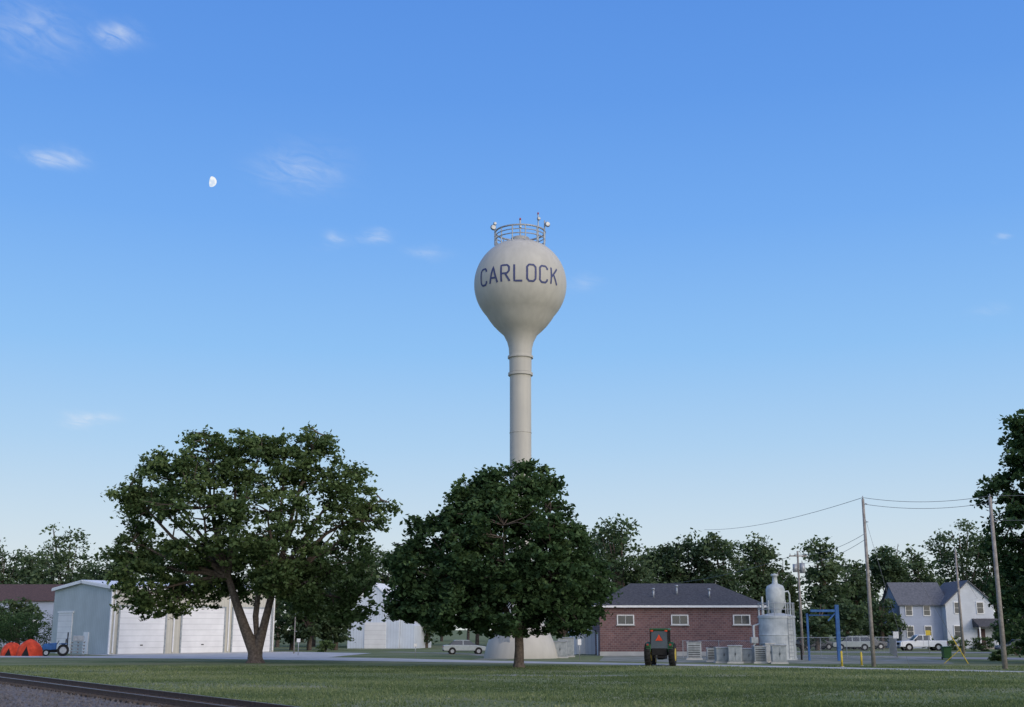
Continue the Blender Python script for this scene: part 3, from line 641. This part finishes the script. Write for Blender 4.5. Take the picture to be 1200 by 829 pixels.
# ------------------------------------------------------------------ vehicles
def wheel(par,x,y,r,w,rim='galv',nm='wheel'):
    cyl(nm+'_tyre',(x,y-w/2,r),(x,y+w/2,r),r,r,M['black'],par,24)
    cyl(nm+'_rim',(x,y-w/2-.01,r),(x,y+w/2+.01,r),r*.58,r*.58,M[rim],par,20)
def car(name,px,D,rot,paint,kind):
    c=empty(name,(GX(px,D),D,0),rot)
    if kind=='pickup':
        w=1.95
        prism('lower_body',[(-2.75,.45),(2.7,.45),(2.78,.6),(2.74,1.0),(2.6,1.12),(1.15,1.2),(-2.8,1.2),(-2.8,.6)],w,M[paint],c,bevel=.05)
        prism('cabin_glass',[(-.95,1.18),(1.2,1.18),(.55,1.78),(-.75,1.78)],w-.12,M['glass'],c,bevel=.03,top_in=.12)
        prism('roof',[(-.82,1.76),(.62,1.76),(.45,1.87),(-.7,1.87)],w-.3,M[paint],c,bevel=.04)
        for s in(-1,1):
            box('pillar',(-.9,s*(w/2-.11),1.48),(.22,.06,.6),M[paint],c); box('pillar_b',(.02,s*(w/2-.11),1.48),(.1,.06,.6),M[paint],c)
            box('a_pillar',(.9,s*(w/2-.11),1.48),(.08,.06,.78),M[paint],c,ry=-.83)
            box('mirror',(.95,s*(w/2+.1),1.25),(.12,.2,.2),M['black'],c,bevel=.02)
            box('headlamp',(2.72,s*.72,.85),(.1,.35,.2),M['galv'],c,bevel=.02); box('tail_lamp',(-2.8,s*.85,.95),(.06,.16,.35),M['red'],c)
            box('door_seam',(.02,s*(w/2+.001),.85),(.015,.01,.6),M['black'],c)
        box('bed_recess',(-1.9,0,1.203),(1.6,w-.3,.02),M['black'],c)
        box('grille',(2.77,0,.82),(.06,1.0,.28),M['black'],c); box('bumper_front',(2.8,0,.52),(.14,w-.1,.2),M['galv'],c,bevel=.03); box('bumper_rear',(-2.85,0,.55),(.14,w-.2,.18),M['galv'],c,bevel=.03)
        ax=(1.75,-1.75); r=.4
    elif kind=='suv':
        w=1.85
        prism('lower_body',[(-2.25,.4),(2.25,.4),(2.35,.6),(2.28,.92),(1.2,1.08),(-2.3,1.1),(-2.35,.65)],w,M[paint],c,bevel=.06)
        prism('cabin_glass',[(-2.2,1.08),(1.25,1.06),(.5,1.62),(-1.85,1.62)],w-.1,M['glass'],c,bevel=.03,top_in=.15)
        prism('roof',[(-1.95,1.6),(.6,1.6),(.35,1.7),(-1.75,1.71)],w-.36,M[paint],c,bevel=.04)
        for s in(-1,1):
            for x in(-.9,.0): box('pillar',(x,s*(w/2-.12),1.34),(.1,.06,.55),M[paint],c,rx=s*.25)
            box('tail_lamp',(-2.33,s*.75,.95),(.06,.2,.3),M['red'],c); box('headlamp',(2.28,s*.7,.8),(.1,.3,.16),M['galv'],c)
        box('bumper',(0,0,.42),(4.68,w-.1,.16),M['black'],c,bevel=.03); ax=(1.4,-1.4); r=.36
    else:
        w=1.78
        prism('lower_body',[(-2.2,.35),(2.15,.35),(2.28,.5),(2.2,.75),(1.1,.92),(-1.5,.95),(-2.25,.9),(-2.3,.55)],w,M[paint],c,bevel=.06)
        prism('cabin_glass',[(-1.75,.93),(1.15,.9),(.4,1.36),(-1.1,1.38)],w-.1,M['glass'],c,bevel=.03,top_in=.16)
        prism('roof',[(-1.2,1.36),(.5,1.35),(.3,1.43),(-1.0,1.44)],w-.4,M[paint],c,bevel=.03)
        for s in(-1,1):
            box('pillar',(-.25,s*(w/2-.12),1.14),(.08,.05,.46),M[paint],c,rx=s*.3); box('tail_lamp',(-2.27,s*.65,.75),(.06,.3,.15),M['red'],c); box('headlamp',(2.2,s*.65,.68),(.1,.3,.12),M['galv'],c)
        box('bumper',(0,0,.38),(4.56,w-.1,.12),M['black'],c,bevel=.03); ax=(1.35,-1.35); r=.32
    for x in ax:
        for s in(-1,1):
            wheel(c,x,s*(w/2-.12),r,.24)
            cyl('wheel_arch',(x,s*(w/2-.02),r+.02),(x,s*(w/2+.006),r+.02),r*1.17,r*1.17,M['black'],c,24)
    return c
car('pickup_truck',1079,148,math.pi,'carw','pickup')
car('parked_car',545,127,math.radians(6),'cars','sedan')
car('parked_car',998,150,math.radians(170),'cars','suv')
car('parked_car',1016,158,math.radians(10),'carr','suv')
car('parked_car',955,155,math.radians(12),'carr','suv')
car('parked_car',1192,135,math.radians(175),'carr','sedan')

t=empty('farm_tractor',(GX(775,88),88,0),math.radians(76))
for s in(-1,1):
    wheel(t,-.75,s*.85,.76,.42,'yellow','rear_wheel'); wheel(t,1.25,s*.72,.46,.26,'yellow','front_wheel')
    vs=[];fs=[]
    for i in range(18):
        a=2*math.pi*i/18; addbox(vs,fs,(-.75+.76*math.cos(a),s*.85,.76+.76*math.sin(a)),(.07,.38,.07))
    mk('tyre_lugs',vs,fs,M['black'],t)
    prism('fender',[(-1.45,.95),(-1.3,1.45),(-.9,1.63),(-.3,1.55),(-.1,1.2),(-.3,1.3),(-.9,1.5),(-1.2,1.35)],.36,M['green'],t,bevel=.02,y0=s*.78)
prism('hood',[(.1,.75),(1.75,.7),(1.85,.95),(1.75,1.32),(.1,1.5)],.7,M['green'],t,bevel=.06,top_in=.06)
box('chassis',(.3,0,.62),(2.6,.4,.4),M['black'],t,bevel=.03)
prism('cab_glass',[(-1.25,1.15),(.15,1.1),(.25,1.5),(.05,2.4),(-1.15,2.4)],1.25,M['glass'],t,bevel=.02,top_in=.06)
box('cab_roof',(-.55,0,2.49),(1.5,1.36,.16),M['green'],t,bevel=.06)
for x,yy in((-1.2,.62),(-1.2,-.62),(.12,.6),(.12,-.6),(-.5,.625),(-.5,-.625)): box('cab_pillar',(x,yy,1.8),(.07,.07,1.3),M['black'],t)
box('cab_lower',(-.85,0,.95),(.9,1.1,.5),M['black'],t,bevel=.04)
mk('slow_vehicle_triangle',[(-1.32,-.25,1.72),(-1.32,.25,1.72),(-1.32,0,2.15)],[(0,1,2)],M['orange'],t)
for s in(-1,1): box('work_lamp',(-1.3,s*.5,2.4),(.08,.18,.1),M['orange'],t); box('fender_lamp',(-1.45,s*.8,1.45),(.06,.14,.12),M['red'],t)
cyl('exhaust',(1.2,.25,1.3),(1.2,.25,2.1),.04,.04,M['black'],t,10)
box('hitch',(-1.4,0,.6),(.4,.7,.1),M['black'],t)

t=empty('compact_tractor',(GX(67,118),118,0),math.radians(200))
for s in(-1,1): wheel(t,-.6,s*.6,.55,.3,'galv','rear_wheel'); wheel(t,.9,s*.5,.32,.2,'galv','front_wheel')
prism('hood',[(0,.6),(1.2,.55),(1.3,.9),(1.15,1.15),(0,1.25)],.6,M['blue'],t,bevel=.05)
box('chassis',(.2,0,.5),(1.8,.35,.3),M['black'],t); box('seat',(-.6,0,1.15),(.45,.5,.12),M['black'],t,bevel=.03); box('seat_back',(-.82,0,1.4),(.1,.5,.45),M['black'],t,bevel=.03)
tubes('roll_bar',[([(-.95,-.5,.6),(-.95,-.5,2.2),(-.95,.5,2.2),(-.95,.5,.6)],.06),([(.0,0,1.1),(-.2,0,1.45)],.03)],M['black'],t)
for s in(-1,1): box('fender',(-.6,s*.6,1.14),(.8,.34,.06),M['blue'],t,bevel=.02)
def tent(px,D,w,h):
    c=empty('orange_dome_tent',(GX(px,D),D,0))
    pf=[(w/2*math.cos(a)**.8,h*math.sin(a)) for a in np.linspace(0,math.pi/2-.02,10)]
    vs=[];fs=[];seg=24
    for r,z in pf:
        for i in range(seg):
            a=2*math.pi*i/seg; q=r*(1-.06*abs(math.sin(3*a))); vs.append((q*math.cos(a),q*math.sin(a)*.8,z*(1+.06*math.sin(2*a+px))))
    for k in range(len(pf)-1):
        for i in range(seg):
            j=(i+1)%seg; fs.append((k*seg+i,k*seg+j,(k+1)*seg+j,(k+1)*seg+i))
    mk('shell',vs,fs,M['orange'],c,smooth=True)
    mk('door_flap',[(-w*.14,-w*.40,.02),(w*.14,-w*.40,.02),(0,-w*.33,h*.62)],[(0,1,2)],M['black'],c)
tent(36,119,2.6,1.5); tent(15,120,2.2,1.2)
c=empty('pallet_stack',(GX(92,119),119,0),.3)
for i in range(5):
    box(f'deck_{i}',(0,0,.12+i*.3),(1.3,1.1,.05),M['greybox'],c)
    for s in(-.55,0,.55): box(f'stringer_{i}',(s,0,.02+i*.3+.02),(.1,1.05,.13),M['wood'],c)
box('crate',(0,0,1.66),(1.0,.9,.5),M['galv'],c,bevel=.02)

# ------------------------------------------------------------------ poles, wires
def pole(px,D,top,arm=True,tf=False,lean=0,r=.15):
    X=GX(px,D); H=GZ(top,D); p=empty('utility_pole',(X,D,0)); p.rotation_euler=(0,math.radians(lean),0)
    cyl('shaft',(0,0,-.2),(0,0,H),r,r*.62,M['wood'],p,14)
    if arm:
        box('crossarm',(0,-.16,H-.5),(1.8,.1,.12),M['wood'],p)
        for x in(-.8,-.3,.8): cyl('insulator',(x,-.16,H-.44),(x,-.16,H-.24),.05,.035,M['galv'],p,8)
    else:
        cyl('insulator',(0,0,H),(0,0,H+.22),.05,.035,M['galv'],p,8)
        for z in(.35,1.6): cyl('side_insulator',(.1,-.08,H-z),(.25,-.12,H-z),.045,.03,M['galv'],p,8)
    if tf:
        cyl('transformer',(.38,-.1,H-2.2),(.38,-.1,H-1.2),.27,.27,M['galv'],p,18); cyl('bushing',(.38,-.1,H-1.2),(.38,-.1,H-.95),.05,.04,M['galv'],p,8)
        cyl('transformer_2',(-.36,-.1,H-2.1),(-.36,-.1,H-1.3),.22,.22,M['galv'],p,18)
    return Vector((X,D,H))
pA=pole(1022,84,585,arm=False); pB=pole(1175,78.5,583,arm=False,r=.17); pC=pole(940,122,646,tf=True); pD=pole(1128,118,645,arm=False)
pE=pole(345,130,722,arm=False,r=.07)
def sag(a,b,s,n=16):
    a=Vector(a);b=Vector(b); return [a.lerp(b,i/n)-Vector((0,0,4*s*(i/n)*(1-i/n))) for i in range(n+1)]
W=[]
for dz in(0,-.45): W.append((sag(pA+Vector((0,0,dz+.1)),pB+Vector((0,0,dz+.1)),.35),.016))
W.append((sag(pA+Vector((0,0,.1)),Vector((GX(830,150),150,GZ(621,150))),.6),.018))
W.append((sag(pA+Vector((0,0,-2.4)),pC+Vector((0,0,-.3)),.5),.016)); W.append((sag(pA+Vector((0,0,-2.8)),pC+Vector((0,0,-1.2)),.5),.016))
W.append((sag(pC+Vector((0,0,-.3)),Vector((GX(780,165),165,8.5)),.5),.02))
W.append((sag(pB+Vector((0,0,.1)),Vector((60,62,11)),.4),.016)); W.append((sag(pB+Vector((0,0,-1.5)),Vector((60,62,9.5)),.4),.016))
W.append((sag(pD,Vector((GX(1150,165),165,6.5)),.5),.015)); W.append((sag(pC+Vector((0,0,-1)),Vector((GX(894,Db),Db+1,4.4)),.3),.015))
W.append((sag(pA+Vector((0,0,-1.0)),Vector((pA.x+1.0,pA.y-4.5,0)),0),.010))
tubes('power_lines',W,M['wire'],None,seg=5)
g_=empty('guy_wire',(GX(1123,92),92,0)); tubes('yellow_guard',[([(.6,0,0),(-.5,0,2.0)],.04)],M['yellow'],g_,seg=8); tubes('cable',[([(-.5,0,2.0),(-2.6,0,6.2)],.012)],M['wire'],g_); tubes('yellow_guard_b',[([(-1.1,.3,.0),(.15,0,1.1)],.025)],M['yellow'],g_,seg=8)
for px,D,hh in((985,84,1.0),(1008,86,.9)):
    c=empty('bollard',(GX(px,D),D,0)); cyl('post',(0,0,0),(0,0,hh),.07,.07,M['yellow'],c,14); revolve('cap',[(.07,hh),(.05,hh+.05),(.01,hh+.08)],M['yellow'],c,seg=14); cyl('base',(0,0,0),(0,0,.05),.14,.14,M['conc'],c,14)
c=empty('wheeled_bin',(GX(1108,104),104,0)); prism('body',[(-.3,.1),(.3,.1),(.36,1.0),(-.36,1.0)],.6,M['green'],c,bevel=.03); box('lid',(0,0,1.05),(.8,.7,.08),M['green'],c,bevel=.03)
for s in(-1,1): cyl('wheel',(s*.3-.03,.28,.12),(s*.3+.03,.28,.12),.12,.12,M['black'],c,14)
def post(name,px,D,hh,w,h,mat):
    c=empty(name,(GX(px,D),D,0)); cyl('post',(0,0,0),(0,0,hh),.035,.035,M['galv'],c,8); box('panel',(0,-.05,hh-h/2),(w,.03,h),M[mat],c,bevel=.01)
post('road_sign',1050,110,2.3,.5,.6,'trimw'); post('road_sign',1088,125,2.4,.5,.5,'yellow'); post('marker_sign',350,122,1.6,.35,.35,'trimw'); post('marker_sign',487,116,1.2,.3,.3,'trimw'); post('marker_sign',679,104,1.7,.3,.5,'trimw')

def fence(p0,p1,h=1.8):
    p0=Vector(p0);p1=Vector(p1); L=(p1-p0).length; d=(p1-p0).normalized(); c=empty('chain_link_fence',(p0.x,p0.y,0),math.atan2(d.y,d.x))
    ln=[([(x,0,0),(x,0,h+.05)],.035) for x in np.linspace(0,L,max(2,int(L/2.8)+1))]+[([(0,0,h),(L,0,h)],.025),([(0,0,.08),(L,0,.08)],.012)]
    tubes('posts_and_rails',ln,M['galv'],c,seg=6)
    w=[]; st=.17
    for i in range(int((L+h)/st)):
        x=i*st-h; a=max(0,x); b=min(L,x+h)
        if b>a: w.append(([(a,0,a-x+.02),(b,0,b-x)],.0045)); w.append(([(a,.01,h-(a-x)),(b,.01,h-(b-x)+.02)],.0045))
    tubes('mesh_wire',w,M['galv'],c,seg=3)
fence((GX(930,106),106,0),(GX(1050,112),112,0)); fence((GX(1050,112),112,0),(GX(1042,135),135,0)); fence((GX(800,110),110,0),(GX(885,108),108,0),1.5)

# ------------------------------------------------------------------ sky / world
SUN_AZ=math.radians(140); SUN_EL=math.radians(15)
w=bpy.data.worlds.new('World'); scene.world=w; w.use_nodes=True; nt=w.node_tree; nt.nodes.clear()
out=nt.nodes.new('ShaderNodeOutputWorld'); bgn=nt.nodes.new('ShaderNodeBackground'); bgn.inputs[1].default_value=.1; nt.links.new(bgn.outputs[0],out.inputs[0])
sk=nt.nodes.new('ShaderNodeTexSky'); sk.sky_type='NISHITA'; sk.sun_disc=False; sk.sun_elevation=SUN_EL; sk.sun_rotation=SUN_AZ; sk.ozone_density=2.0; sk.air_density=1.2; sk.dust_density=.6
tc=nt.nodes.new('ShaderNodeTexCoord'); sp=nt.nodes.new('ShaderNodeSeparateXYZ')
nv=nt.nodes.new('ShaderNodeVectorMath'); nv.operation='NORMALIZE'; nt.links.new(tc.outputs['Generated'],nv.inputs[0]); nt.links.new(nv.outputs[0],sp.inputs[0])
def math_(op,a,b=None):
    n=nt.nodes.new('ShaderNodeMath'); n.operation=op
    for i,x in enumerate((a,b)):
        if x is None: continue
        if isinstance(x,(int,float)): n.inputs[i].default_value=x
        else: nt.links.new(x,n.inputs[i])
    return n.outputs[0]
el=math_('ARCSINE',sp.outputs[2]); az=math_('ARCTAN2',sp.outputs[0],sp.outputs[1])
def s2l(c): return tuple(((x/255)/12.92 if x/255<=.04045 else ((x/255+.055)/1.055)**2.4) for x in c)
r=nt.nodes.new('ShaderNodeValToRGB'); cr=r.color_ramp
stops=[(0,(222,229,229)),(2.5,(216,227,233)),(5,(200,221,238)),(8.5,(174,210,243)),(13,(144,195,246)),(19,(116,173,243)),(25,(98,156,235)),(31,(88,145,228)),(60,(62,112,200)),(90,(50,95,180))]
cr.elements[0].position=0; cr.elements[0].color=(*s2l(stops[0][1]),1); cr.elements[1].position=1; cr.elements[1].color=(*s2l(stops[-1][1]),1)
for d,c in stops[1:-1]: e=cr.elements.new(d/90); e.color=(*s2l(c),1)
nt.links.new(math_('DIVIDE',el,math.pi/2),r.inputs[0])
sc=nt.nodes.new('ShaderNodeVectorMath'); sc.operation='SCALE'; sc.inputs[3].default_value=10; nt.links.new(r.outputs[0],sc.inputs[0])
mx=nt.nodes.new('ShaderNodeMixRGB'); mx.inputs[0].default_value=.95; nt.links.new(sk.outputs[0],mx.inputs[1]); nt.links.new(sc.outputs[0],mx.inputs[2])
# bright evening sky around the low sun
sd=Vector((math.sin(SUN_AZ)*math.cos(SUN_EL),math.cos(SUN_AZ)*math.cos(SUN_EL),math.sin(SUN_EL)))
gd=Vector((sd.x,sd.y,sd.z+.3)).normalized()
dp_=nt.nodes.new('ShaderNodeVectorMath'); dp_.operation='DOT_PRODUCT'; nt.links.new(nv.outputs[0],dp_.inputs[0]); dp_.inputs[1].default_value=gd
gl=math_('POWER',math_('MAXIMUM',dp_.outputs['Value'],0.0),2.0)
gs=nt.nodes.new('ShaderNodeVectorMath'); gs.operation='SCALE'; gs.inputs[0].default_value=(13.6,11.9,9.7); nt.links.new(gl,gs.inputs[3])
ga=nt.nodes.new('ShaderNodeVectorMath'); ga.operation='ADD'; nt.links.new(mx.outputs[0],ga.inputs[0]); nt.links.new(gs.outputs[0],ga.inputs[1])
# wispy clouds, by compass direction worked out from image pixels
cb=nt.nodes.new('ShaderNodeCombineXYZ'); nt.links.new(math_('MULTIPLY',az,22),cb.inputs[0]); nt.links.new(math_('MULTIPLY',math_('ADD',el,math_('MULTIPLY',az,.25)),60),cb.inputs[1])
n1=nt.nodes.new('ShaderNodeTexNoise'); n1.inputs['Scale'].default_value=1.7; n1.inputs['Detail'].default_value=7; n1.inputs['Roughness'].default_value=.6; n1.inputs['Distortion'].default_value=.9; nt.links.new(cb.outputs[0],n1.inputs['Vector'])
n2=nt.nodes.new('ShaderNodeTexNoise'); n2.inputs['Scale'].default_value=1.1; n2.inputs['Detail'].default_value=3; nt.links.new(cb.outputs[0],n2.inputs['Vector'])
wob=math_('MULTIPLY',math_('SUBTRACT',n2.outputs['Fac'],.5),.035)
def dirof(px,py):
    v=414.5-py; u=px-600; y=F*cP-v*sP; z=F*sP+v*cP; return math.atan2(u,y),math.atan2(z,math.hypot(u,y))
tot=None
for px,py,wx,wy,amp in[(40,36,48,26,.26),(140,41,21,11,.55),(66,186,26,8,.6),(352,198,44,22,.3),(396,279,14,7,.45),(441,278,14,7,.45),(498,296,22,7,.24),(105,489,21,6,.7),(684,332,17,8,.16),(1160,364,15,7,.16),(1170,279,6,4,.35)]:
    a,e=dirof(px,py); sa=wx/1400; se=wy/1400
    A=math_('POWER',math_('DIVIDE',math_('ADD',math_('SUBTRACT',az,a),wob),sa),2); E=math_('POWER',math_('DIVIDE',math_('ADD',math_('SUBTRACT',el,e),math_('MULTIPLY',wob,.45)),se),2)
    g2=math_('MULTIPLY',math_('EXPONENT',math_('MULTIPLY',math_('ADD',A,E),-1.0)),amp)
    tot=g2 if tot is None else math_('MAXIMUM',tot,g2)
mr=nt.nodes.new('ShaderNodeMapRange'); mr.inputs[1].default_value=.34; mr.inputs[2].default_value=.66; nt.links.new(n1.outputs['Fac'],mr.inputs[0])
cf=math_('MULTIPLY',tot,math_('ADD',math_('MULTIPLY',mr.outputs[0],1.0),.1))
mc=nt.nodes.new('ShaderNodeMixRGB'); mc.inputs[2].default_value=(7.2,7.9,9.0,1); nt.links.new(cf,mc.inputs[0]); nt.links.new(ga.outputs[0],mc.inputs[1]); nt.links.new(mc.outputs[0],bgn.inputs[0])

# moon: sunlit part of a far sphere, its sunlight put in as emission
a,e=dirof(247.5,212); Dm=3500.0; mp=Vector((math.sin(a)*math.cos(e),math.cos(a)*math.cos(e),math.sin(e)))*Dm
mm=bpy.data.materials.new('moon_glow'); mm.use_nodes=True; q=mm.node_tree; q.nodes.clear(); o=q.nodes.new('ShaderNodeOutputMaterial'); em=q.nodes.new('ShaderNodeEmission'); nz=q.nodes.new('ShaderNodeTexNoise'); nz.inputs['Scale'].default_value=.09; tcm=q.nodes.new('ShaderNodeTexCoord'); q.links.new(tcm.outputs['Object'],nz.inputs['Vector'])
rr_=q.nodes.new('ShaderNodeValToRGB'); rr_.color_ramp.elements[0].position=.4; rr_.color_ramp.elements[1].position=.6; rr_.color_ramp.elements[0].color=(.66,.76,.9,1); rr_.color_ramp.elements[1].color=(.93,.95,.96,1); q.links.new(nz.outputs['Fac'],rr_.inputs[0]); q.links.new(rr_.outputs[0],em.inputs[0]); q.links.new(em.outputs[0],o.inputs[0])
Rm=6.0*Dm/1400; view=-mp.normalized(); right=Vector((1,0,0)); right=(right-view*right.dot(view)).normalized(); upv=right.cross(view)*-1
if upv.z<0: upv=-upv
lit=(right*.85-upv*.15+view*.32).normalized()
vs=[];fs=[]; A=lit; B=A.orthogonal().normalized(); C_=A.cross(B)
for i in range(13):
    t_=math.pi/2*i/12
    for j in range(48): p_=2*math.pi*j/48; vs.append(A*math.cos(t_)*Rm+(B*math.cos(p_)+C_*math.sin(p_))*math.sin(t_)*Rm)
for i in range(12):
    for j in range(48): k2=(j+1)%48; fs.append((i*48+j,i*48+k2,(i+1)*48+k2,(i+1)*48+j))
mo=mk('moon',vs,fs,mm); mo.location=mp

ld=bpy.data.lights.new('sun','SUN'); ld.energy=1.25; ld.angle=math.radians(18); ld.color=(1,.84,.66); so=bpy.data.objects.new('sun',ld); COL.objects.link(so)
so.rotation_euler=sd.to_track_quat('Z','Y').to_euler()

cam=bpy.data.cameras.new('camera'); cam.lens=42; cam.sensor_width=36; cam.clip_end=10000; co=bpy.data.objects.new('camera',cam); COL.objects.link(co); co.location=(0,0,CAMH); co.rotation_euler=(math.pi/2+PITCH,0,0); scene.camera=co
scene.view_settings.view_transform='Standard'; scene.view_settings.look='None'; scene.view_settings.exposure=0
